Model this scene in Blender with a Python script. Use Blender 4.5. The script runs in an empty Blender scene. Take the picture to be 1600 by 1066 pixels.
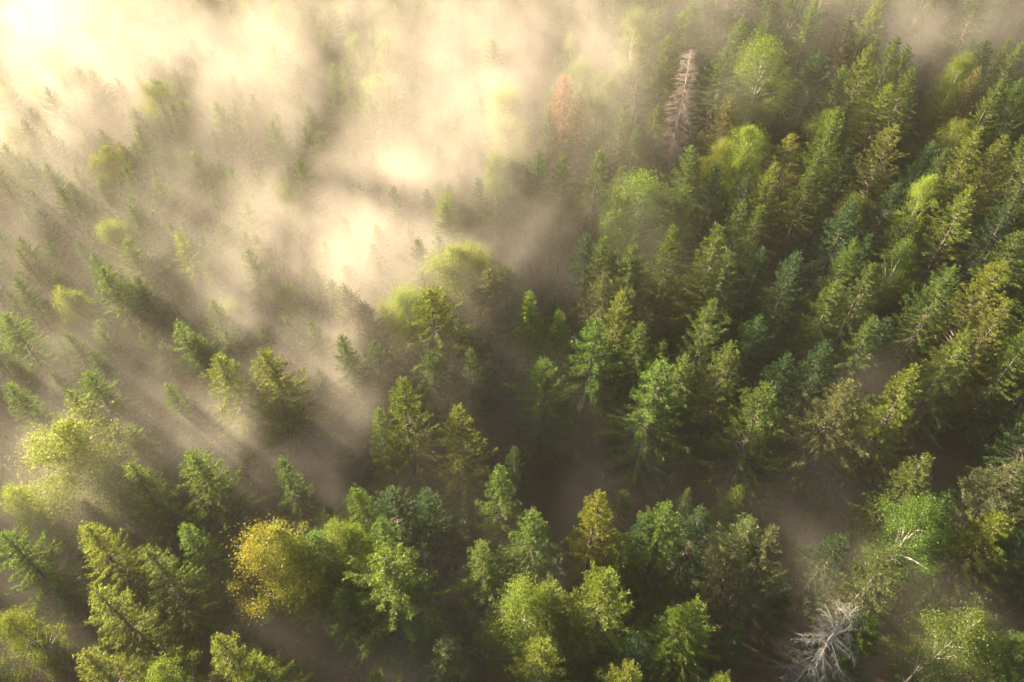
import bpy, math, random
import numpy as np
from mathutils import Vector, Matrix

R = math.radians
scene = bpy.context.scene
col = scene.collection

# ------------------------------------------------------------------ camera
CAM_H, PITCH, F = 78.0, R(49.0), 1244.0          # metres above the ground, down-tilt, focal length in pixels of a 1600 px frame
cam_data = bpy.data.cameras.new('camera')
cam_data.sensor_width = 36.0
cam_data.lens = 36.0 * F / 1600.0
cam_data.clip_end = 6000
cam = bpy.data.objects.new('camera', cam_data)
cam.location = (0, 0, CAM_H)
cam.rotation_euler = (math.pi / 2 - PITCH, 0, 0)
col.objects.link(cam)
scene.camera = cam

# ------------------------------------------------------------------ world, sun, exposure
SUN_EL, SUN_AZ = R(19.0), R(-58.0)               # azimuth from +Y towards +X
sun_dir = Vector((math.cos(SUN_EL) * math.sin(SUN_AZ), math.cos(SUN_EL) * math.cos(SUN_AZ), math.sin(SUN_EL)))
world = bpy.data.worlds.new("World")
scene.world = world
world.use_nodes = True
wn = world.node_tree
sky = wn.nodes.new('ShaderNodeTexSky')
sky.sky_type = 'NISHITA'
sky.sun_disc = False
sky.sun_elevation = SUN_EL
sky.sun_rotation = SUN_AZ
sky.dust_density = 5.0
sky.ozone_density = 0.5
sky.air_density = 0.8
bg = wn.nodes['Background']
bg.inputs['Strength'].default_value = 0.065
wn.links.new(sky.outputs['Color'], bg.inputs['Color'])
sl = bpy.data.lights.new('sun', 'SUN')
sl.energy = 5.0
sl.angle = R(0.6)
sl.color = (1.0, 0.81, 0.55)
so = bpy.data.objects.new('sun', sl)
so.rotation_euler = (-sun_dir).to_track_quat('-Z', 'Y').to_euler()
so.location = (-120, 90, 120)
col.objects.link(so)
scene.view_settings.view_transform = 'Standard'
scene.view_settings.look = 'None'
scene.view_settings.gamma = 1.0
scene.view_settings.use_curve_mapping = False
scene.view_settings.exposure = 2.78
cy = scene.cycles
cy.max_bounces = 6
cy.diffuse_bounces = 3
cy.transmission_bounces = 3
cy.volume_bounces = 3
cy.volume_step_rate = 2.5
cy.volume_max_steps = 256
cy.use_denoising = True
cy.sample_clamp_indirect = 4.0

FOG, VOX = True, 1.1
rng = np.random.default_rng(11)
random.seed(11)


def ray(u, v):
    dx, dy = (u - 800.0) / F, (533.0 - v) / F
    return np.array((dx, math.cos(PITCH) + dy * math.sin(PITCH), -math.sin(PITCH) + dy * math.cos(PITCH)))


def at(u, v, z):
    d = ray(u, v)
    t = (z - CAM_H) / d[2]
    return np.array((0, 0, CAM_H)) + d * t


def project(p):
    x, y, z = p[0], p[1], p[2] - CAM_H
    depth = y * math.cos(PITCH) - z * math.sin(PITCH)
    up = y * math.sin(PITCH) + z * math.cos(PITCH)
    return 800 + F * x / depth, 533 - F * up / depth


def tag(o, label=None, cat=None, group=None, kind=None):
    if label: o['label'] = label
    if cat: o['category'] = cat
    if group: o['group'] = group
    if kind: o['kind'] = kind
    return o


def link(name, me, mat, parent=None):
    o = bpy.data.objects.new(name, me)
    if mat is not None and len(me.materials) == 0:
        me.materials.append(mat)
    col.objects.link(o)
    o.parent = parent
    return o


# ------------------------------------------------------------------ materials
def new_mat(name):
    m = bpy.data.materials.new(name)
    m.use_nodes = True
    m.node_tree.nodes.clear()
    return m, m.node_tree.nodes, m.node_tree.links


def foliage_mat(name, trans, spread):
    m, N, L = new_mat(name)
    out = N.new('ShaderNodeOutputMaterial')
    oi = N.new('ShaderNodeObjectInfo')
    geo = N.new('ShaderNodeNewGeometry')
    tc = N.new('ShaderNodeTexCoord')
    nz = N.new('ShaderNodeTexNoise'); nz.inputs['Scale'].default_value = 0.55; nz.inputs['Detail'].default_value = 3
    L.new(tc.outputs['Object'], nz.inputs['Vector'])
    add = N.new('ShaderNodeMath'); add.operation = 'MULTIPLY_ADD'; add.inputs[1].default_value = 0.5
    L.new(geo.outputs['Random Per Island'], add.inputs[0]); L.new(nz.outputs['Fac'], add.inputs[2])
    mr = N.new('ShaderNodeMapRange'); mr.inputs['From Min'].default_value = 0.3; mr.inputs['From Max'].default_value = 1.2
    mr.inputs['To Min'].default_value = 1.0 - spread; mr.inputs['To Max'].default_value = 1.0 + spread
    L.new(add.outputs[0], mr.inputs['Value'])
    hs = N.new('ShaderNodeHueSaturation')
    hm = N.new('ShaderNodeMapRange'); hm.inputs['To Min'].default_value = 0.485; hm.inputs['To Max'].default_value = 0.515
    L.new(geo.outputs['Random Per Island'], hm.inputs['Value'])
    L.new(hm.outputs['Result'], hs.inputs['Hue'])
    L.new(mr.outputs['Result'], hs.inputs['Value'])
    L.new(oi.outputs['Color'], hs.inputs['Color'])
    d = N.new('ShaderNodeBsdfDiffuse'); t = N.new('ShaderNodeBsdfTranslucent')
    wt = N.new('ShaderNodeHueSaturation'); wt.inputs['Saturation'].default_value = 1.1; wt.inputs['Value'].default_value = 1.3
    wt.inputs['Hue'].default_value = 0.492
    L.new(hs.outputs['Color'], d.inputs['Color']); L.new(hs.outputs['Color'], wt.inputs['Color']); L.new(wt.outputs['Color'], t.inputs['Color'])
    mx = N.new('ShaderNodeMixShader'); mx.inputs['Fac'].default_value = trans
    L.new(d.outputs[0], mx.inputs[1]); L.new(t.outputs[0], mx.inputs[2])
    gl = N.new('ShaderNodeBsdfGlossy'); gl.inputs['Roughness'].default_value = 0.45
    gl.inputs['Color'].default_value = (0.6, 0.6, 0.55, 1)
    m2 = N.new('ShaderNodeMixShader'); m2.inputs['Fac'].default_value = 0.02
    L.new(mx.outputs[0], m2.inputs[1]); L.new(gl.outputs[0], m2.inputs[2])
    L.new(m2.outputs[0], out.inputs['Surface'])
    return m


def bark_mat(name, c1, c2, scale):
    m, N, L = new_mat(name)
    out = N.new('ShaderNodeOutputMaterial')
    p = N.new('ShaderNodeBsdfPrincipled'); p.inputs['Roughness'].default_value = 0.9
    tc = N.new('ShaderNodeTexCoord')
    mp = N.new('ShaderNodeMapping'); mp.inputs['Scale'].default_value = (scale, scale, scale * 0.3)
    nz = N.new('ShaderNodeTexNoise'); nz.inputs['Scale'].default_value = 3; nz.inputs['Detail'].default_value = 6
    cr = N.new('ShaderNodeValToRGB')
    cr.color_ramp.elements[0].position = 0.35; cr.color_ramp.elements[0].color = (*c1, 1)
    cr.color_ramp.elements[1].position = 0.65; cr.color_ramp.elements[1].color = (*c2, 1)
    bp = N.new('ShaderNodeBump'); bp.inputs['Strength'].default_value = 0.6; bp.inputs['Distance'].default_value = 0.03
    L.new(tc.outputs['Object'], mp.inputs['Vector']); L.new(mp.outputs[0], nz.inputs['Vector'])
    L.new(nz.outputs['Fac'], cr.inputs['Fac']); L.new(cr.outputs['Color'], p.inputs['Base Color'])
    L.new(nz.outputs['Fac'], bp.inputs['Height']); L.new(bp.outputs[0], p.inputs['Normal'])
    L.new(p.outputs[0], out.inputs['Surface'])
    return m


M_NEEDLE = foliage_mat('spruce_needles', 0.5, 0.45)
M_LEAF = foliage_mat('birch_leaves', 0.48, 0.4)
M_BARK = bark_mat('spruce_bark', (0.06, 0.047, 0.035), (0.13, 0.105, 0.085), 4)
M_BIRCH = bark_mat('birch_bark', (0.12, 0.11, 0.10), (0.52, 0.49, 0.44), 2)
M_SILVER = bark_mat('weathered_deadwood', (0.08, 0.08, 0.076), (0.19, 0.19, 0.18), 5)
M_TAN = bark_mat('dry_deadwood', (0.28, 0.21, 0.17), (0.44, 0.36, 0.30), 5)


# ------------------------------------------------------------------ mesh helpers
def blades_mesh(name, base, direc, length, width, droop=None):
    """Many thin leaf shaped quads: one kite (4 vertices) each."""
    base = np.asarray(base); direc = np.asarray(direc)
    n = len(base)
    direc = direc / np.linalg.norm(direc, axis=1, keepdims=True)
    rv = rng.normal(size=(n, 3))
    side = np.cross(direc, rv); side /= np.linalg.norm(side, axis=1, keepdims=True) + 1e-9
    length = np.asarray(length).reshape(-1, 1); width = np.asarray(width).reshape(-1, 1)
    mid = base + direc * length * 0.5
    tip = base + direc * length
    if droop is not None:
        tip[:, 2] -= np.asarray(droop) * length[:, 0]
    v = np.empty((n, 4, 3))
    v[:, 0] = base; v[:, 1] = mid + side * width * 0.5; v[:, 2] = tip; v[:, 3] = mid - side * width * 0.5
    return v.reshape(-1, 3)


def mesh_from_quads(name, v):
    n = len(v) // 4
    me = bpy.data.meshes.new(name)
    me.vertices.add(len(v)); me.vertices.foreach_set('co', v.astype(np.float32).ravel())
    me.loops.add(n * 4); me.loops.foreach_set('vertex_index', np.arange(n * 4, dtype=np.int32))
    me.polygons.add(n); me.polygons.foreach_set('loop_start', np.arange(0, n * 4, 4, dtype=np.int32))
    me.update(calc_edges=True)
    return me


def tubes_mesh(name, tubes):
    """tubes: list of (points, radii, sides), all in one mesh."""
    V, Fc = [], []
    for pts, rad, k in tubes:
        pts = np.asarray(pts, float)
        b = len(V)
        for i in range(len(pts)):
            d = pts[min(i + 1, len(pts) - 1)] - pts[max(i - 1, 0)]
            d = d / (np.linalg.norm(d) + 1e-9)
            a = np.cross(d, (0.31, 0.9, 0.12)); a /= np.linalg.norm(a) + 1e-9
            c = np.cross(d, a)
            for j in range(k):
                th = 2 * math.pi * j / k
                V.append(pts[i] + (a * math.cos(th) + c * math.sin(th)) * rad[i])
        for i in range(len(pts) - 1):
            for j in range(k):
                j2 = (j + 1) % k
                Fc.append((b + i * k + j, b + i * k + j2, b + (i + 1) * k + j2, b + (i + 1) * k + j))
        Fc.append(tuple(b + (len(pts) - 1) * k + j for j in range(k)))
    me = bpy.data.meshes.new(name)
    me.from_pydata([tuple(p) for p in V], [], Fc)
    me.polygons.foreach_set('use_smooth', [True] * len(me.polygons))
    me.update()
    return me


def bough_path(z, az, L, el0, el1, n=6):
    """A limb that leaves the trunk at elevation el0 and ends at elevation el1."""
    p = np.array((0, 0, z), float)
    out = [p.copy()]
    for i in range(n):
        s = (i + 0.5) / n
        el = el0 + (el1 - el0) * s
        p = p + np.array((math.cos(az) * math.cos(el), math.sin(az) * math.cos(el), math.sin(el))) * (L / n)
        az += rng.normal() * 0.05
        out.append(p.copy())
    return np.array(out)


def spruce_meshes(H, Rad, z0, dens=1.15, ragged=0.23, droop=0.33, lop=0.0):
    bb, dd, ll, ww, dr = [], [], [], [], []
    tubes = []
    sway = rng.normal(size=2) * 0.15
    zs = np.linspace(0, H, 10)
    tubes.append(([(sway[0] * math.sin(z / H * 3), sway[1] * math.sin(z / H * 2.3), z) for z in zs],
                  [0.24 * (1 - z / H) ** 0.9 + 0.02 for z in zs], 7))
    z = H - 0.45
    lop_az = rng.uniform(0, 6.28)
    while z > z0:
        t = (H - z) / (H - z0)
        prof = 1.07 * Rad * min(1.0, (t / 0.78)) ** 0.80 * (1.0 if t < 0.8 else 1.0 - 0.9 * (t - 0.8))
        nb = rng.integers(4, 6) if t < 0.12 else rng.integers(4, 7)
        a0 = rng.uniform(0, 6.28)
        for k in range(nb):
            az = a0 + 6.283 * k / nb + rng.normal() * 0.22
            L = (prof * (1 + rng.normal() * ragged) + 0.3) * (1 + lop * math.cos(az - lop_az))
            L = max(0.3, L)
            if t > 0.3 and rng.random() < 0.14: L *= 0.5
            el0 = R(60) * (1 - t) ** 1.8 - droop * t * 0.9 + rng.normal() * 0.1
            el1 = el0 * 0.4 + (0.45 if t < 0.6 else 0.25) - droop * 0.3
            path = bough_path(z + rng.normal() * 0.1, az, L, el0, el1)
            if L > 0.8:
                tubes.append((path[:5], np.linspace(0.03 + 0.014 * L, 0.012, 5), 3))
            i0 = 0.12 if t < 0.3 else (0.25 if t < 0.65 else 0.38)
            seg = np.linspace(i0, 1.0, max(3, int(L * (1 - i0) / 0.15 * dens)))
            for s in seg:
                f = s * (len(path) - 1); i = min(int(f), len(path) - 2); fr = f - i
                p = path[i] * (1 - fr) + path[i + 1] * fr
                ax = path[i + 1] - path[i]; ax = ax / np.linalg.norm(ax)
                sd = np.cross(ax, (0, 0, 1)); sd = sd / (np.linalg.norm(sd) + 1e-9)
                tl = (0.15 + 0.27 * min(1, L / 2.2) * (1 - 0.5 * s)) * rng.uniform(0.7, 1.25)
                for sg in (-1, 1):
                    tw = ax * 0.9 + sd * sg * rng.uniform(0.5, 0.95) + np.array((0, 0, rng.normal() * 0.2 - 0.12 - 0.25 * t))
                    tw /= np.linalg.norm(tw)
                    m = max(1, int(round(tl / 0.16)))
                    for q in range(m):
                        pp = p + tw * tl * (q / m)
                        for _ in range(3):
                            bb.append(pp + rng.normal(size=3) * 0.025)
                            dd.append(tw + rng.normal(size=3) * 0.33)
                            ll.append(rng.uniform(0.15, 0.28)); ww.append(rng.uniform(0.038, 0.075)); dr.append(0.12)
                if s > 0.7:
                    for _ in range(3):
                        bb.append(p); dd.append(ax + rng.normal(size=3) * 0.3 + np.array((0, 0, 0.2)))
                        ll.append(rng.uniform(0.16, 0.30)); ww.append(rng.uniform(0.045, 0.08)); dr.append(0)
        z -= (0.34 + 0.30 * t) * rng.uniform(0.75, 1.25) / dens ** 0.3
    for q in range(46):                                         # leader
        bb.append((0, 0, H - rng.uniform(0, 1.1))); dd.append(np.array((0, 0, 1.1)) + rng.normal(size=3) * 0.5)
        ll.append(rng.uniform(0.2, 0.36)); ww.append(0.08); dr.append(0)
    for q in range(30):                                         # bare lower limbs
        zz = rng.uniform(max(1.5, z0 - 4), z0 + 4)
        tubes.append((bough_path(zz, rng.uniform(0, 6.28), rng.uniform(1.0, 2.6), -0.1, -0.5, 4), (0.032, 0.026, 0.02, 0.013, 0.006), 3))
    crown = mesh_from_quads('crown', blades_mesh('crown', bb, dd, ll, ww, dr))
    return tubes_mesh('trunk', tubes), crown


def broadleaf_meshes(H, Rad, z0, nclump=58, droop=0.3, leaf=0.115, ragged=0.25):
    tubes, bb, dd, ll, ww, dr = [], [], [], [], [], []
    zs = np.linspace(0, H * 0.9, 9)
    lean = rng.normal(size=2) * 0.5
    trunk = np.array([(lean[0] * (z / H) ** 1.5 + 0.1 * math.sin(z), lean[1] * (z / H) ** 1.5, z) for z in zs])
    tubes.append((trunk, [0.2 * (1 - z / H) + 0.02 for z in zs], 7))
    lobes = [(rng.uniform(0, 6.28), rng.uniform(0.1, 0.9), rng.uniform(0.8, 1.25)) for _ in range(7)]
    for c in range(nclump):
        t = rng.beta(1.5, 1.5)
        z = z0 + (H - z0) * t
        prof = Rad * math.sin(math.pi * min(1, (0.12 + 0.88 * t)) ** 0.85) ** 0.65
        az = rng.uniform(0, 6.28)
        rr = prof * math.sqrt(rng.uniform(0.12, 1.0)) * (1 + rng.normal() * ragged * 0.8)
        for la, lt, lk in lobes:
            w = math.exp(-((math.sin((az - la) / 2)) ** 2) * 6 - ((t - lt) / 0.2) ** 2)
            rr *= 1 + (lk - 1) * w
        f = np.interp(z * 0.92, zs, np.arange(9)); i = int(min(f, 7)); tp = trunk[i]
        cc = np.array((tp[0] + rr * math.cos(az), tp[1] + rr * math.sin(az), z))
        if rng.random() < 0.55:
            zb = max(z0 * 0.7, z - rr * rng.uniform(0.5, 1.1))
            j = int(min(np.interp(zb, zs, np.arange(9)), 8)); b0 = trunk[j].copy()
            mid = (b0 + cc) / 2 + np.array((0, 0, 0.3))
            tubes.append(([b0, mid, cc], (0.055, 0.032, 0.01), 4))
        size = rng.choice((0.4, 0.6, 0.85, 1.15)) * rng.uniform(0.8, 1.1) * (0.6 + 0.4 * Rad / 2.6)
        n = int(rng.uniform(180, 340) * size / 0.6)
        off = rng.normal(size=(n, 3)) * np.array((size, size, size * 0.75)) * 0.55
        off[:, 2] -= droop * rng.uniform(0, 1.2, n) * np.linalg.norm(off[:, :2], axis=1)
        for o in off:
            bb.append(cc + o)
            dd.append(o * 0.7 + rng.normal(size=3) * 0.5 + np.array((0, 0, -0.15)))
            ll.append(leaf * rng.uniform(0.8, 1.5)); ww.append(leaf * rng.uniform(0.5, 0.95)); dr.append(0.1)
    crown = mesh_from_quads('crown', blades_mesh('crown', bb, dd, ll, ww, dr))
    return tubes_mesh('trunk', tubes), crown


def dead_meshes(H, Rad, z0, nb, twigs, up=-0.15):
    zs = np.linspace(0, H, 9)
    tr = [([(0.1 * math.sin(z * 0.5), 0.08 * math.cos(z * 0.4), z) for z in zs], [0.2 * (1 - z / H) ** 0.9 + 0.015 for z in zs], 7)]
    br = []
    for k in range(nb):
        t = (k + rng.random()) / nb
        z = H - 0.1 - t * (H - z0)
        L = (0.25 + Rad * t ** 0.65 * (1 - 0.35 * max(0, t - 0.75) / 0.25)) * rng.uniform(0.6, 1.15)
        az = rng.uniform(0, 6.28)
        path = bough_path(z, az, L, 0.5 * (1 - t) ** 2 - 0.1, up, 6)
        br.append((path, np.linspace(0.016 + 0.006 * L, 0.006, 7), 3))
        for q in range(int(L * twigs)):
            f = rng.uniform(0.25, 1) * 5.99; i = int(f); p = path[i] + (path[i + 1] - path[i]) * (f - i)
            ax = path[i + 1] - path[i]; ax /= np.linalg.norm(ax)
            sd = np.cross(ax, (0, 0, 1)) * rng.choice((-1, 1))
            tw = ax * 0.8 + sd * rng.uniform(0.5, 1.0) + np.array((0, 0, rng.normal() * 0.2 - 0.25))
            l2 = rng.uniform(0.2, 0.6)
            br.append(([p, p + tw * l2 * 0.5, p + tw * l2 + np.array((0, 0, -0.12 * l2))], (0.008, 0.006, 0.003), 3))
    return tubes_mesh('trunk', tr), tubes_mesh('bare_branches', br)


# ------------------------------------------------------------------ the kinds of tree (each mesh built once, at its real size)
SPRUCE = [spruce_meshes(22, 2.7, 4.0), spruce_meshes(22, 3.1, 4.5, ragged=0.25), spruce_meshes(22, 2.4, 3.5, droop=0.25),
          spruce_meshes(22, 2.9, 4.0, ragged=0.3, droop=0.42), spruce_meshes(22, 2.6, 5.0, lop=0.15), spruce_meshes(22, 3.3, 5.0, ragged=0.28, droop=0.45, lop=0.12)]
NARROW = [spruce_meshes(22, 1.8, 4.0, ragged=0.25), spruce_meshes(22, 1.6, 4.0, droop=0.5), spruce_meshes(22, 1.95, 5.0, ragged=0.3)]
BIRCH = [broadleaf_meshes(20, 2.5, 7.5), broadleaf_meshes(20, 2.9, 7.0, 90), broadleaf_meshes(20, 2.2, 8.0, 60, droop=0.5), broadleaf_meshes(20, 3.2, 8.0, 95, ragged=0.4)]
DEAD = [dead_meshes(22, 4.8, 5, 165, 8, -0.32)]
DRY = [dead_meshes(22, 2.2, 4, 300, 13, -0.1)]
SNAG = [dead_meshes(16, 1.6, 5, 100, 4, -0.2)]

TINT = {
    'g': (0.088, 0.136, 0.028), 'd': (0.046, 0.090, 0.032), 'y': (0.126, 0.164, 0.027), 'o': (0.150, 0.150, 0.034),
    'r': (0.260, 0.175, 0.080), 'p': (0.095, 0.115, 0.042), 'b': (0.122, 0.170, 0.028), 'l': (0.175, 0.212, 0.032), 'G': (0.240, 0.205, 0.030),
    's': (0.4, 0.4, 0.4), 't': (0.4, 0.3, 0.2)}

#  u, v of the tip in the photo | kind | tint | height m | width factor
T = """
155,230 B l 20 1.1|236,122 B l 22 1.05|425,190 S g 22 1|500,206 S p 21 1|520,100 S g 22 1|428,8 S y 22 1|425,68 S g 22 1|44,250 S d 21 1|108,285 S g 20 1
162,347 B l 20 .9|243,280 S g 20 1|348,350 S d 19 .9|10,190 B b 20 1|85,98 S g 21 1|130,35 B l 22 1.1|382,172 N p 21 1|300,235 S g 19 1
584,115 B l 21 1.1|641,125 S d 22 1|537,95 S g 20 1|598,44 B b 21 1.1|790,135 B l 23 1.2|770,64 S p 21 1|881,118 S r 22 1.35|905,142 N o 21 1|935,142 B p 20 1|858,165 S g 19 .9
912,91 B b 21 1|993,14 B b 22 1.1|1030,10 S g 22 1|1067,20 S g 22 1|1003,71 S p 22 1|1047,54 S g 22 1|1037,98 N p 20 1|976,162 N g 22 1|996,196 N g 20 1|1030,165 S g 22 1|1080,78 R t 24 1.6
928,196 S d 19 .8|773,236 B y 22 1|800,250 B p 20 1|842,236 N g 22 1.2|881,245 N g 22 1.1|938,236 N g 23 1.3|972,260 S g 18 .9|1010,273 B b 23 1.25|962,294 B b 20 1|1080,230 S g 23 1|824,263 S y 19 .8
1084,5 S g 22 1.1|1161,30 S g 22 1|1136,75 S g 23 1|1205,61 B b 24 1.45|1276,0 S g 23 1|1330,30 S p 22 1|1374,0 S y 23 1|1360,34 N p 21 1|1280,84 S d 23 1.1|1320,105 S g 21 1|1360,74 S y 22 1|1404,57 S g 23 1.1|1421,71 S g 21 1
1425,108 S g 22 1|1512,84 B y 21 .9|1543,64 S d 22 1|1597,68 S g 22 1|1530,105 S o 21 .9|1567,125 S g 22 1|1391,132 S y 22 1|1597,125 S g 20 1|1310,169 S g 24 1|1144,149 S o 21 1|1175,199 B l 22 1|1134,220 B l 19 .8
1239,210 S o 22 .9|1400,196 S o 23 1.1|1458,221 S d 22 .9|1533,200 S y 23 1.1|1573,213 S y 22 1|1455,274 B l 21 .95|1519,294 S y 24 1.05|1587,307 S d 21 1|1276,250 S g 22 .9|1334,314 S d 23 1|1212,255 S y 22 .9|1121,258 S d 21 .9
1171,273 S d 19 .8|1161,314 S g 22 .9|1188,321 N g 20 1|1070,290 S g 22 .9|1327,233 S d 19 .9|1404,287 S d 20 .9|1480,233 S g 20 .8
196,375 S g 22 1|159,418 S g 23 1.1|277,364 N y 22 1|314,370 S d 19 1|398,370 N p 20 1|88,448 B l 20 .9|115,455 B b 19 .9|7,492 S g 21 1|27,390 S p 21 1|277,504 N g 22 1.2|304,526 S g 20 .8
361,468 B b 17 .8|152,502 S p 18 .9|341,558 S y 23 1.2|412,549 S y 24 1.2|260,601 S g 19 .8|13,600 S g 21 1|135,583 S g 21 1|105,610 S g 20 .9|54,640 S g 19 .8|80,671 B l 22 1.6|199,667 S g 19 1
537,448 S p 22 1|567,475 S p 20 .9|597,478 B l 19 .9|635,448 B l 21 1.1|672,452 S y 25 1.15|699,387 B l 23 1.3|732,392 B l 22 1.1|763,421 S p 23 1|827,458 S y 22 .95|874,487 S g 21 .9|932,499 S g 24 1.1|851,563 S g 21 .9
945,430 S p 21 1|972,455 N y 22 1|945,370 S g 21 .9|989,384 S g 22 1.15|1053,353 S g 24 .95|1003,505 S g 20 .8|1037,534 S g 19 .8|1033,566 S g 24 1.15|1072,556 S g 20 .8|628,592 S y 24 1.05|591,639 S g 20 .8|716,635 S y 23 1.05|918,367 S d 19 .9|1020,441 S p 18 .8
1124,353 N g 24 1.35|1141,394 N g 23 1.3|1114,470 S g 23 .85|1144,539 S g 23 1|1200,600 S g 24 1.05|1246,395 S d 22 1|1337,374 S g 22 .9|1308,441 S g 23 1|1367,412 S g 23 .9|1366,495 S g 22 .9|1293,537 S d 21 .95|1229,475 S d 17 .8|1188,495 S d 18 .9
1327,598 S p 24 1.05|1431,573 S y 24 1.1|1492,419 S g 24 1.05|1570,409 S y 25 1.05|1577,470 S o 24 .85|1519,517 S g 23 1|1597,363 S g 22 1|1360,367 S d 20 .8|1418,377 B b 19 .9|1232,553 S d 17 .8|1546,367 S d 19 .9|1388,498 S d 18 .9
297,706 S g 22 1.05|203,723 S g 21 .95|10,760 B l 19 .9|135,822 S y 22 1|226,858 S g 23 .95|287,821 S g 20 .9|3,834 S g 21 1|405,831 B G 23 1.2|520,817 B b 22 1|490,835 S g 21 .9|548,826 B b 21 .95|149,922 S y 23 1.15|132,1020 S y 22 1.1
243,1037 B b 22 .9|338,996 S y 22 1|392,1030 S y 21 .9|450,850 B l 21 1|7,960 B b 20 .9|530,922 S g 19 .8|557,765 S g 20 .9|611,765 S d 20 .9|665,766 S d 21 .9|780,730 S g 22 .95|830,803 S g 21 .9|594,810 S g 22 .9|598,865 S g 25 1.3
938,770 S y 24 .95|979,835 S g 19 .75|1043,787 S g 23 .9|1013,804 S d 20 .8|752,848 S g 21 .85|814,918 B b 22 .95|857,917 S y 21 .9|945,897 S y 25 1.1|845,1003 S y 22 .9|985,1044 S y 23 .9|695,1003 S p 18 .9|660,852 K s 15 1|876,872 K s 15 1
996,1000 S d 19 .9|1067,955 S g 19 .9|1097,794 S d 22 .9|1175,812 S p 22 .9|1209,826 S p 23 1|1090,943 S y 22 .85|1131,1057 S y 21 .8|1452,713 S g 24 1.05|1337,949 A s 23 1.05|1408,855 S p 23 1.05|1458,790 B g 22 1.0|1482,772 S g 21 .9|1570,807 S y 22 .95
1597,722 S p 23 1|1530,963 B g 22 .9|1365,968 S g 18 .8|1600,1000 S g 21 1|1597,830 S d 20 .9|1313,840 S d 17 .9
"""
WORLD_KIND = {'S': ('spruce_tree', 'spruce'), 'N': ('spruce_tree', 'spruce'), 'B': ('birch_tree', 'birch'), 'A': ('dead_spruce', 'dead tree'),
              'R': ('dead_spruce', 'dead tree'), 'D': ('dead_spruce', 'dead tree'), 'K': ('dead_snag', 'dead tree')}
SETS = {'S': (SPRUCE, 22, M_NEEDLE, M_BARK), 'N': (NARROW, 22, M_NEEDLE, M_BARK), 'B': (BIRCH, 20, M_LEAF, M_BIRCH), 'A': (DEAD, 22, M_SILVER, M_SILVER),
        'R': (DRY, 22, M_TAN, M_TAN), 'D': (DRY, 22, M_TAN, M_TAN), 'K': (SNAG, 16, M_SILVER, M_SILVER)}

entries = []
for chunk in T.replace('\n', '|').split('|'):
    if not chunk.strip(): continue
    uv, k, c, h, w = chunk.split()
    u, v = map(float, uv.split(','))
    entries.append((u, v, k, c, float(h) * 0.9, float(w), True))

# fill the gaps with lower trees of the same forest, kept apart by their stems
feet = [at(u, v, h)[:2] for u, v, k, c, h, w, _ in entries]
frng = np.random.default_rng(5)
counts = {'S': sum(e[2] in 'SN' for e in entries), 'B': sum(e[2] == 'B' for e in entries)}
for band, limit, h_lo, h_hi in (('edge', 40, 17, 23), ('inside', 1000, 11, 18)):
    for _ in range(30000):
        x, y = frng.uniform(-190, 190), frng.uniform(6, 200)
        h = frng.uniform(h_lo, h_hi)
        u, v = project((x, y, h)); u2, v2 = project((x, y, 0))
        if band == 'edge':
            if limit <= 0 or (0 < u < 1600) or v > 900 or v < -8: continue
            if not (-40 < u2 < 1640 and -30 < v2 < 1066): continue
        elif not (0 < u < 1600 and 0 < v < 1050): continue
        if min((x - a) ** 2 + (y - b) ** 2 for a, b in feet) < (3.3 if band == 'edge' or v < 430 else 4.4 if v < 620 else 5.2) ** 2: continue
        if 1430 < u < 1620 and 540 < v < 770: continue
        if 1180 < u2 < 1330 and 760 < v2 < 1000: continue
        k = 'S' if frng.random() < 0.8 else ('N' if frng.random() < 0.6 else 'B')
        q = 'B' if k == 'B' else 'S'
        if q == 'B' and v > 560: continue
        if counts[q] >= (300 if q == 'S' else 75): continue
        counts[q] += 1; limit -= 1
        entries.append((u, v, k, frng.choice(list('gggddp')) if k != 'B' else 'b', h, frng.uniform(0.75, 1.0), False))
        feet.append(np.array((x, y)))
print('trees', counts, len(entries))

# ------------------------------------------------------------------ the ground
def ground_z(x, y):
    return 0.5 * np.sin(x * 0.05 + 1) * np.cos(y * 0.043) + 0.25 * np.sin(x * 0.21 + y * 0.17)

xs = np.concatenate(([-3000, -1200, -500], np.arange(-240, 241, 4), [500, 1200, 3000])).astype(float)
ys = np.concatenate(([-3000, -1000, -300], np.arange(-60, 281, 4), [500, 1200, 3000])).astype(float)
X, Y = np.meshgrid(xs, ys)
Z = ground_z(X, Y) * (np.abs(X) < 400) * (np.abs(Y) < 400)
me = bpy.data.meshes.new('ground')
nx, ny = len(xs), len(ys)
me.from_pydata(np.stack((X, Y, Z), -1).reshape(-1, 3).tolist(), [], [(j * nx + i, j * nx + i + 1, (j + 1) * nx + i + 1, (j + 1) * nx + i) for j in range(ny - 1) for i in range(nx - 1)])
me.polygons.foreach_set('use_smooth', [True] * len(me.polygons))
m, N, L = new_mat('forest_floor')
out = N.new('ShaderNodeOutputMaterial'); p = N.new('ShaderNodeBsdfPrincipled'); p.inputs['Roughness'].default_value = 1
tc = N.new('ShaderNodeTexCoord'); nz = N.new('ShaderNodeTexNoise'); nz.inputs['Scale'].default_value = 0.35; nz.inputs['Detail'].default_value = 8
L.new(tc.outputs['Object'], nz.inputs['Vector'])
cr = N.new('ShaderNodeValToRGB')
cr.color_ramp.elements[0].position = 0.38; cr.color_ramp.elements[0].color = (0.095, 0.055, 0.032, 1)
cr.color_ramp.elements[1].position = 0.68; cr.color_ramp.elements[1].color = (0.050, 0.058, 0.022, 1)
L.new(nz.outputs['Fac'], cr.inputs['Fac']); L.new(cr.outputs['Color'], p.inputs['Base Color'])
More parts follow.
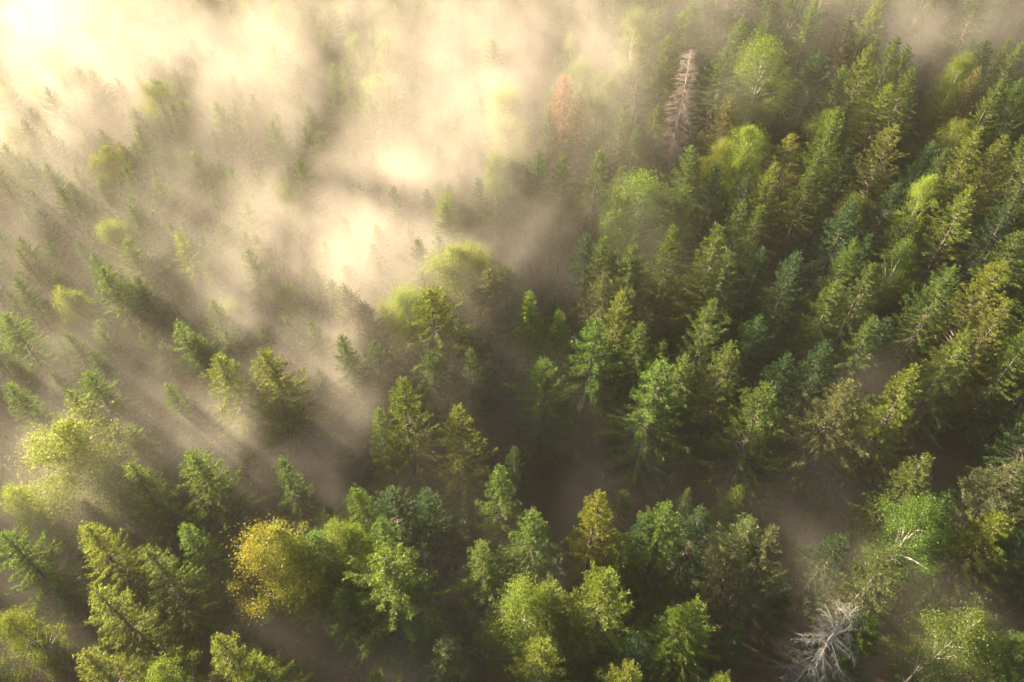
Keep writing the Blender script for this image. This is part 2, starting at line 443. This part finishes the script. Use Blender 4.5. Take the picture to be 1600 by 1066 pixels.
bp = N.new('ShaderNodeBump'); bp.inputs['Distance'].default_value = 0.4; L.new(nz.outputs['Fac'], bp.inputs['Height']); L.new(bp.outputs[0], p.inputs['Normal'])
L.new(p.outputs[0], out.inputs['Surface'])
tag(link('ground', me, m), kind='structure')

urng = np.random.default_rng(8)
n = 22000
c = np.stack((urng.uniform(-120, 120, n), urng.uniform(0, 175, n)), -1)
c = c[np.sin(c[:, 0] * 0.31 + 2 * np.sin(c[:, 1] * 0.17)) + np.cos(c[:, 1] * 0.27) + urng.normal(size=len(c)) * 0.8 > -0.5]
c = np.column_stack((c, ground_z(c[:, 0], c[:, 1])))
base = np.repeat(c, 12, axis=0); base[:, :2] += urng.normal(size=(len(base), 2)) * 0.25
dirs = urng.normal(size=base.shape) * (0.8, 0.8, 0.25) + (0, 0, 0.75)
ug = link('undergrowth', mesh_from_quads('undergrowth', blades_mesh('u', base, dirs, urng.uniform(0.25, 1.05, len(base)), urng.uniform(0.08, 0.2, len(base)), np.full(len(base), 0.3))), M_LEAF)
ug.color = (0.075, 0.085, 0.025, 1)
tag(ug, kind='stuff')

# ------------------------------------------------------------------ plant the trees
protos = {}


def plant(i, u, v, k, c, h, w, main):
    variants, h0, crown_mat, trunk_mat = SETS[k]
    vi = (i * 7 + int(u)) % len(variants)
    pos = at(u, v, h)
    gz = float(ground_z(pos[0], pos[1])) - 0.05
    name, cat = WORLD_KIND[k]
    root = bpy.data.objects.new(name, None)
    root.empty_display_size = 0.5
    root.location = (pos[0], pos[1], gz)
    s = (h - gz) / h0
    wf = w * (0.6 + 0.4 * s) * (1.08 if k in 'SN' else 0.9)
    root.scale = (wf, wf, s)
    root.rotation_euler = (frng.normal() * 0.015 if not main else 0, 0, frng.uniform(0, 6.283))
    col.objects.link(root)
    key = (k, vi)
    if key not in protos and c != 'G':
        tm, cm = variants[vi]
        tm.materials.append(trunk_mat); cm.materials.append(crown_mat)
        tr = bpy.data.objects.new('trunk', tm); cr_ = bpy.data.objects.new('bare_branches' if k in 'ARDK' else 'crown', cm)
        protos[key] = (tr, cr_)
    elif c == 'G':
        tm, cm = (mm.copy() for mm in broadleaf_meshes(20, 3.0, 6.5, 100, ragged=0.4))
        tm.materials.append(trunk_mat)
        tr, cr_ = bpy.data.objects.new('trunk', tm), bpy.data.objects.new('crown', cm)
    else:
        tr, cr_ = (o.copy() for o in protos[key])
    for o in (tr, cr_):
        col.objects.link(o); o.parent = root
    j = 1 + frng.normal(size=3) * np.array((0.06, 0.035, 0.08))
    cr_.color = (*(np.array(TINT[c]) * j * (1 + frng.normal() * 0.1)).clip(0.005, 0.6), 1)
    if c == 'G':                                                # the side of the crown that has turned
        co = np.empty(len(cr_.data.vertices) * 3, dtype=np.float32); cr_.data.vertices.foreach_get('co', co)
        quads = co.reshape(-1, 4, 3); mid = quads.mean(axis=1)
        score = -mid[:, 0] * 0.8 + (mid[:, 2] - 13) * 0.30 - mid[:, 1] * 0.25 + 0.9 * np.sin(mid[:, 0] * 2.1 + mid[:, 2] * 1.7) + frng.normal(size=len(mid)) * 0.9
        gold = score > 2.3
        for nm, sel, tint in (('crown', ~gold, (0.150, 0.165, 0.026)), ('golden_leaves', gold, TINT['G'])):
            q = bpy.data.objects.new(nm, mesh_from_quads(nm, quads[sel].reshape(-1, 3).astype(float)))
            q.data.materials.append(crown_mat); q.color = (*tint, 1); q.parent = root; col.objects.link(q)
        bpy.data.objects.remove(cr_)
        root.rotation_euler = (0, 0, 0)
    root['group'] = {'spruce': 'spruces of the misty forest', 'birch': 'birches among the spruces', 'dead tree': 'dead spruces among the green ones'}[cat]
    root['category'] = cat
    return root


roots = []
for i, e in enumerate(entries):
    roots.append(plant(i, *e))

# ------------------------------------------------------------------ a label for each tree: its look, and where it stands among the trees that catch the eye
LANDMARKS = [
    (405, 831, 'the golden birch', 'tall birch with golden yellow leaves turning at the top of its crown'),
    (1337, 949, 'the bare silver spruce', 'bare silver grey dead spruce with long needleless branches'),
    (1080, 78, 'the bare tan spruce', 'tall dry spruce without needles, all pale tan twigs'),
    (881, 118, 'the rust red spruce', 'spruce with rust red dying needles rising out of the mist'),
    (699, 387, 'the wide glowing birch', 'wide birch glowing pale yellow at the edge of the thick mist plume'),
    (672, 452, 'the shaggy spruce', 'big shaggy spruce with open drooping boughs in front of the wide glowing birch'),
    (80, 671, 'the lemon birch', 'big round lemon yellow birch standing in thin mist by the frame edge'),
    (1205, 61, 'the huge pale birch', 'huge pale green birch towering over the upper spruces'),
    (1010, 273, 'the round green birch', 'broad round birch of fresh green among dark spruces'),
    (1175, 199, 'the egg-shaped birch', 'bright egg-shaped birch crown lit on its sunward side'),
    (155, 230, 'the misty round birch', 'round yellow green birch standing out of deep mist'),
    (162, 347, 'the small domed birch', 'small bright domed birch with mist around its foot'),
    (1577, 470, 'the orange-tipped spruce', 'tall spruce whose tip glows orange in the low sun'),
    (1431, 573, 'the flame-topped spruce', 'ragged spruce with a bright yellow top above a black gap'),
    (1455, 274, 'the lime-topped birch', 'birch with a lime yellow dome between shaded spruces'),
    (1327, 598, 'the veiled grey spruce', 'grey green spruce veiled by a thin patch of mist'),
    (945, 897, 'the star-shaped spruce', 'brightly sunlit spruce spreading star-shaped boughs close to the camera'),
    (938, 770, 'the reddish-limbed spruce', 'pointed sunlit spruce showing reddish limbs on its sunward side'),
    (598, 865, 'the broad skirted spruce', 'broad spruce with wide skirts of boughs over brown low fog'),
    (297, 706, 'the dense domed spruce', 'dense domed green spruce above a dark hollow'),
    (341, 558, 'the hazy yellow spruce', 'hazy yellow green spruce, the wider of two standing side by side in tan mist'),
    (628, 592, 'the bright pale-topped spruce', 'pale-topped bright spruce beside a column of tan mist'),
    (716, 635, 'the small gold-edged spruce', 'spruce with gold-edged boughs at the foot of the tan mist column'),
    (135, 822, 'the spiky lit spruce', 'spiky spruce with light yellow green finger-like boughs'),
    (149, 922, 'the loose olive spruce', 'loose wide olive green spruce over low brown fog'),
    (1530, 963, 'the deep green birch', 'deep green birch leaning over low mist in the shaded corner'),
    (1458, 790, 'the big shaded birch', 'big green birch standing in shade with a rounded crown'),
    (1209, 826, 'the pale shaded spruce', 'pale dusty green spruce standing over brown low fog'),
    (236, 122, 'the ghostly birch', 'very pale birch almost lost in the brightest mist'),
    (584, 115, 'the mist-edge birch', 'yellow green birch emerging at the edge of the thick plume'),
    (790, 135, 'the whitish birch', 'tall whitish green birch blurred by mist'),
    (993, 14, 'the topmost pale birch', 'pale birch close under the upper frame edge beside the bright mist'),
    (1310, 169, 'the leaning bright spruce', 'bright spruce leaning clear of a black gap'),
    (1394, 196, 'the amber spruce', 'amber yellow spruce with a wide lit flank'),
    (1519, 294, 'the yellow-lit tall spruce', 'tall spruce with yellow-lit boughs hanging on its sunward side'),
    (1124, 353, 'the tall column spruce', 'tall column-like spruce with a blunt top'),
    (932, 499, 'the tall layered spruce', 'tall layered spruce with dark lower boughs in the middle of the forest'),
    (1033, 566, 'the stout green spruce', 'stout green spruce with a full lit crown'),
    (1308, 441, 'the thick shaded spruce', 'thick dark green spruce with only its tip in sun'),
    (44, 250, 'the dark misty spruce', 'dark spruce showing through the mist by the frame edge'),
    (159, 418, 'the tall half-misted spruce', 'tall half-misted spruce with lit upper boughs'),
    (277, 504, 'the slim green spruce', 'slim fresh green spruce beside a dark hollow'),
]
LOOK = {'g': 'green', 'd': 'dark green', 'y': 'yellow green', 'o': 'amber', 'r': 'rust red', 'p': 'pale grey-green', 'b': 'fresh green', 'l': 'light yellow', 'G': 'golden', 's': 'bare grey', 't': 'dry tan'}
ORD = 'first second third fourth fifth sixth seventh eighth ninth tenth eleventh twelfth thirteenth fourteenth fifteenth'.split()
mark_of, slots = {}, {}
for lu, lv, short, full in LANDMARKS:
    i = min(range(225), key=lambda q: (entries[q][0] - lu) ** 2 + (entries[q][1] - lv) ** 2)
    mark_of[i] = (entries[i][0], entries[i][1], short)
    roots[i]['label'] = full
for i, (u, v, k, c, h, w, main) in enumerate(entries):
    if i in mark_of: continue
    lu, lv, short = min(mark_of.values(), key=lambda q: (q[0] - u) ** 2 + (q[1] - v) ** 2)
    du, dv = u - lu, v - lv
    way = ('on the shaded side of' if du > 0 else 'on the sunward side of') if abs(du) > abs(dv) else ('below' if dv > 0 else 'above')
    slots.setdefault((short, way), []).append((du * du + dv * dv, i))
for (short, way), rows in slots.items():
    for n, (_, i) in enumerate(sorted(rows)):
        u, v, k, c, h, w, main = entries[i]
        noun = {'S': 'spruce', 'N': 'spruce', 'B': 'birch'}.get(k, 'dead spruce')
        size = ('low ' if h < 15 else 'short ' if h < 18 else 'tall ' if h >= 24 else '') + ('slender ' if k == 'N' else '')
        roots[i]['label'] = f"{size}{LOOK[c]} {noun}, {ORD[min(n, 14)]} tree {way} {short}"

# ------------------------------------------------------------------ the forest going on beyond the frame, one mass
wrng = np.random.default_rng(3)
pts, kind_of, size_of = [], [], []
feet_arr = np.array(feet)
for gx in np.arange(-270, 271, 5.2):
    for gy in np.arange(-60, 340, 5.2):
        x, y = gx + wrng.uniform(-2.4, 2.4), gy + wrng.uniform(-2.4, 2.4)
        if y * math.cos(PITCH) - (18 - CAM_H) * math.sin(PITCH) > 5:
            u, v = project((x, y, 20)); u2, v2 = project((x, y, 0))
            if -60 < u < 1660 and -8 < v < 1200: continue
            if -40 < u2 < 1640 and -30 < v2 < 1066 and v > -8: continue
            if feet_arr is not None and ((feet_arr - (x, y)) ** 2).sum(1).min() < 9: continue
        if x * x + y * y < 20 ** 2: continue
        pts.append((x, y, float(ground_z(x, y)))); kind_of.append(wrng.integers(0, 4)); size_of.append(wrng.uniform(0.75, 1.08))
for _ in range(9000):                                            # and the low trees standing between the tall ones
    x, y = wrng.uniform(-110, 110), wrng.uniform(8, 175)
    u, v = project((x, y, 10))
    if not (-60 < u < 1660 and -60 < v < 1100): continue
    gap = 2.5 if u < 760 and v < 640 else 3.2
    if ((feet_arr - (x, y)) ** 2).sum(1).min() < gap ** 2: continue
    if 1420 < u < 1620 and 520 < v < 780: continue
    feet_arr = np.vstack((feet_arr, (x, y)))
    pts.append((x, y, float(ground_z(x, y)))); kind_of.append(wrng.choice((0, 1, 1, 2))); size_of.append(wrng.uniform(0.6, 0.88) if u < 760 and v < 640 else wrng.uniform(0.35, 0.6))
print('woods', len(pts))
me = bpy.data.meshes.new('surrounding_woods')
me.from_pydata(pts, [], [])
sz = me.attributes.new('size', 'FLOAT', 'POINT'); sz.data.foreach_set('value', np.array(size_of, dtype=np.float32))
at_ = me.attributes.new('sort', 'INT', 'POINT'); at_.data.foreach_set('value', np.array(kind_of, dtype=np.int32))
woods = link('surrounding_woods', me, M_NEEDLE)
woods.color = (0.06, 0.10, 0.024, 1)
wg = bpy.data.node_groups.new('woods', 'GeometryNodeTree')
wg.interface.new_socket('Geometry', in_out='INPUT', socket_type='NodeSocketGeometry')
wg.interface.new_socket('Geometry', in_out='OUTPUT', socket_type='NodeSocketGeometry')
N, L = wg.nodes, wg.links
gi, go, jn = N.new('NodeGroupInput'), N.new('NodeGroupOutput'), N.new('GeometryNodeJoinGeometry')
na = N.new('GeometryNodeInputNamedAttribute'); na.data_type = 'INT'; na.inputs['Name'].default_value = 'sort'
for q, key in enumerate([('S', 0), ('S', 3), ('N', 0), ('B', 0)]):
    pair = N.new('GeometryNodeJoinGeometry')
    for o in protos[key]:
        n = N.new('GeometryNodeObjectInfo'); n.transform_space = 'ORIGINAL'; n.inputs['Object'].default_value = o
        L.new(n.outputs['Geometry'], pair.inputs[0])
    cmp_ = N.new('FunctionNodeCompare'); cmp_.data_type = 'INT'; cmp_.operation = 'EQUAL'
    L.new(na.outputs[0], cmp_.inputs[2]); cmp_.inputs[3].default_value = q
    ip = N.new('GeometryNodeInstanceOnPoints')
    L.new(gi.outputs[0], ip.inputs['Points']); L.new(cmp_.outputs[0], ip.inputs['Selection']); L.new(pair.outputs[0], ip.inputs['Instance'])
    rot = N.new('FunctionNodeRandomValue'); rot.data_type = 'FLOAT_VECTOR'; rot.inputs[1].default_value = (0, 0, 6.28)
    L.new(rot.outputs[0], ip.inputs['Rotation'])
    sc = N.new('GeometryNodeInputNamedAttribute'); sc.data_type = 'FLOAT'; sc.inputs['Name'].default_value = 'size'
    L.new(sc.outputs[0], ip.inputs['Scale'])
    L.new(ip.outputs[0], jn.inputs[0])
L.new(jn.outputs[0], go.inputs[0])
wm = woods.modifiers.new('woods', 'NODES'); wm.node_group = wg
tag(woods, kind='stuff')

# ------------------------------------------------------------------ the air: an even haze, and the drifting mist in it
def volume_mat(name, color, density, aniso):
    m, N, L = new_mat(name)
    out = N.new('ShaderNodeOutputMaterial'); v = N.new('ShaderNodeVolumePrincipled')
    v.inputs['Color'].default_value = (*color, 1)
    v.inputs['Density'].default_value = density
    v.inputs['Anisotropy'].default_value = aniso
    L.new(v.outputs[0], out.inputs['Volume'])
    return m, v


def box_mesh(name, lo, hi):
    me = bpy.data.meshes.new(name)
    v = [(x, y, z) for z in (lo[2], hi[2]) for y in (lo[1], hi[1]) for x in (lo[0], hi[0])]
    me.from_pydata(v, [], [(0, 2, 3, 1), (4, 5, 7, 6), (0, 1, 5, 4), (2, 6, 7, 3), (0, 4, 6, 2), (1, 3, 7, 5)])
    return me


HAZE_DENSITY, MIST_DENSITY = 0.0002, 0.225
if FOG:
    mh, _ = volume_mat('haze_air', (0.99, 0.93, 0.81), HAZE_DENSITY, 0.5)
    tag(link('haze', box_mesh('haze', (-330, -120, -3), (330, 420, 73)), mh), kind='stuff')

# mist banks:  u, v in the photo at height z | radii across, along, up (m) | strength
MIST = """
600,270,18,17,15,8,.018|700,170,19,15,14,8,.028|480,380,17,12,11,8,.045|560,320,16,15,12,7,.012|430,300,18,12,12,9,.03|760,250,18,9,9,9,.09|680,330,17,11,10,9,.05|740,400,11,9,9,9,.11
900,60,21,20,18,9,.08|720,30,22,22,20,9,.035|520,20,22,22,20,10,.035|300,60,20,22,20,10,.035|60,60,20,26,22,12,.085|-80,180,16,22,22,12,.06
160,190,15,20,16,10,.045|60,320,11,14,12,8,.06|330,230,14,14,12,9,.035|640,470,8,11,10,8,.09|530,460,9,9,8,9,.10|740,540,6,9,9,8,.17|470,600,8,9,10,9,.20
180,540,8,18,12,8,.10|60,600,8,12,10,7,.10|380,720,6,11,8,7,.18|230,960,4,14,8,6,.14|720,960,5,8,8,6,.20|1260,850,5,9,8,6,.18|1390,1010,6,7,7,6,.22|480,410,13,11,10,8,.085|600,410,11,10,9,8,.03
1480,10,16,26,14,12,.06|1300,30,13,18,12,10,.045|1600,50,14,18,12,11,.035|1420,140,10,9,7,8,.05|1150,420,6,9,7,9,.015|1320,640,8,6,6,8,.06|900,440,7,10,9,8,.08
790,330,10,10,10,11,.06|70,740,12,9,7,7,.10|900,690,4,9,8,6,.09|1100,10,14,16,12,11,.045|840,130,15,12,9,8,.06|610,295,14,13,9,8,.06|640,560,9,9,8,9,.08|440,500,13,9,9,9,.09|280,430,8,13,10,8,.08|120,800,6,16,9,7,.18|480,900,4,12,8,6,.12|580,700,5,9,8,7,.12|940,720,4,9,7,6,.12
"""
if FOG:
    ng = bpy.data.node_groups.new('drifting_mist', 'GeometryNodeTree')
    ng.interface.new_socket('Geometry', in_out='OUTPUT', socket_type='NodeSocketGeometry')
    N, L = ng.nodes, ng.links

    def math_node(op, a, b=None, c=None, clamp=False):
        n = N.new('ShaderNodeMath'); n.operation = op; n.use_clamp = clamp
        for i, x in enumerate((a, b, c)):
            if x is None: continue
            if isinstance(x, (int, float)): n.inputs[i].default_value = x
            else: L.new(x, n.inputs[i])
        return n.outputs[0]

    def vec_node(op, a, b=None, s=None):
        n = N.new('ShaderNodeVectorMath'); n.operation = op
        for i, x in enumerate((a, b)):
            if x is None: continue
            if isinstance(x, (tuple, list)): n.inputs[i].default_value = x
            else: L.new(x, n.inputs[i])
        if s is not None: n.inputs['Scale'].default_value = s
        return n.outputs['Value'] if op in ('DOT_PRODUCT', 'LENGTH') else n.outputs['Vector']

    def noise(vec, scale, detail, rough=0.5):
        n = N.new('ShaderNodeTexNoise'); n.inputs['Scale'].default_value = scale; n.inputs['Detail'].default_value = detail
        n.inputs['Roughness'].default_value = rough
        L.new(vec, n.inputs['Vector'])
        return n.outputs['Fac'], n.outputs['Color']

    pos = N.new('GeometryNodeInputPosition').outputs[0]
    sep = N.new('ShaderNodeSeparateXYZ'); L.new(pos, sep.inputs[0])
    pz = sep.outputs['Z']
    _, wcol = noise(pos, 1 / 14, 3)
    warp = vec_node('SCALE', vec_node('SUBTRACT', wcol, (0.5, 0.5, 0.5)), s=22.0)
    wpos = vec_node('ADD', pos, warp)
    n1, _ = noise(vec_node('MULTIPLY', wpos, (1, 1, 0.6)), 1 / 10, 6, 0.62)
    wisp = math_node('MULTIPLY', math_node('SUBTRACT', n1, 0.43, clamp=True), 7.5)
    total = None
    for chunk in MIST.replace('\n', '|').split('|'):
        if not chunk.strip(): continue
        u, v, z, rx, ry, rz, s = map(float, chunk.split(','))
        c = at(u, v, z)
        d = vec_node('MULTIPLY', vec_node('SUBTRACT', wpos, tuple(c)), (1 / rx, 1 / ry, 1 / rz))
        g = math_node('MULTIPLY', math_node('EXPONENT', math_node('MULTIPLY', vec_node('DOT_PRODUCT', d, d), -1.0)), s)
        total = g if total is None else math_node('ADD', total, g)
    plume = math_node('MULTIPLY', total, math_node('ADD', math_node('MULTIPLY', wisp, 0.95), 0.08))
    n2, _ = noise(wpos, 1 / 22, 4)
    low = math_node('EXPONENT', math_node('MULTIPLY', math_node('MAXIMUM', pz, 0.0), -1 / 4.5))
    low = math_node('MULTIPLY', low, math_node('MULTIPLY', math_node('SUBTRACT', n2, 0.40, clamp=True), 0.16))
    dens = math_node('ADD', plume, low)
    dens = math_node('MULTIPLY', dens, math_node('MULTIPLY', math_node('SUBTRACT', 46.0, pz), 0.1, clamp=True))
    dens = math_node('SUBTRACT', dens, 0.0012, clamp=True)
    vc = N.new('GeometryNodeVolumeCube')
    lo, hi, vox = (-210, -10, -2), (210, 250, 48), VOX
    vc.inputs['Min'].default_value = lo; vc.inputs['Max'].default_value = hi
    for a, ax in enumerate('XYZ'):
        vc.inputs['Resolution ' + ax].default_value = int((hi[a] - lo[a]) / vox)
    L.new(dens, vc.inputs['Density'])
    mm, _ = volume_mat('mist_air', (0.76, 0.70, 0.62), MIST_DENSITY, 0.28)
    sm = N.new('GeometryNodeSetMaterial'); sm.inputs['Material'].default_value = mm
    L.new(vc.outputs[0], sm.inputs['Geometry'])
    go = N.new('NodeGroupOutput'); L.new(sm.outputs[0], go.inputs[0])
    mist = link('mist', bpy.data.volumes.new('mist'), None)
    mist.data.materials.append(mm)
    md = mist.modifiers.new('mist', 'NODES'); md.node_group = ng
    tag(mist, kind='stuff')
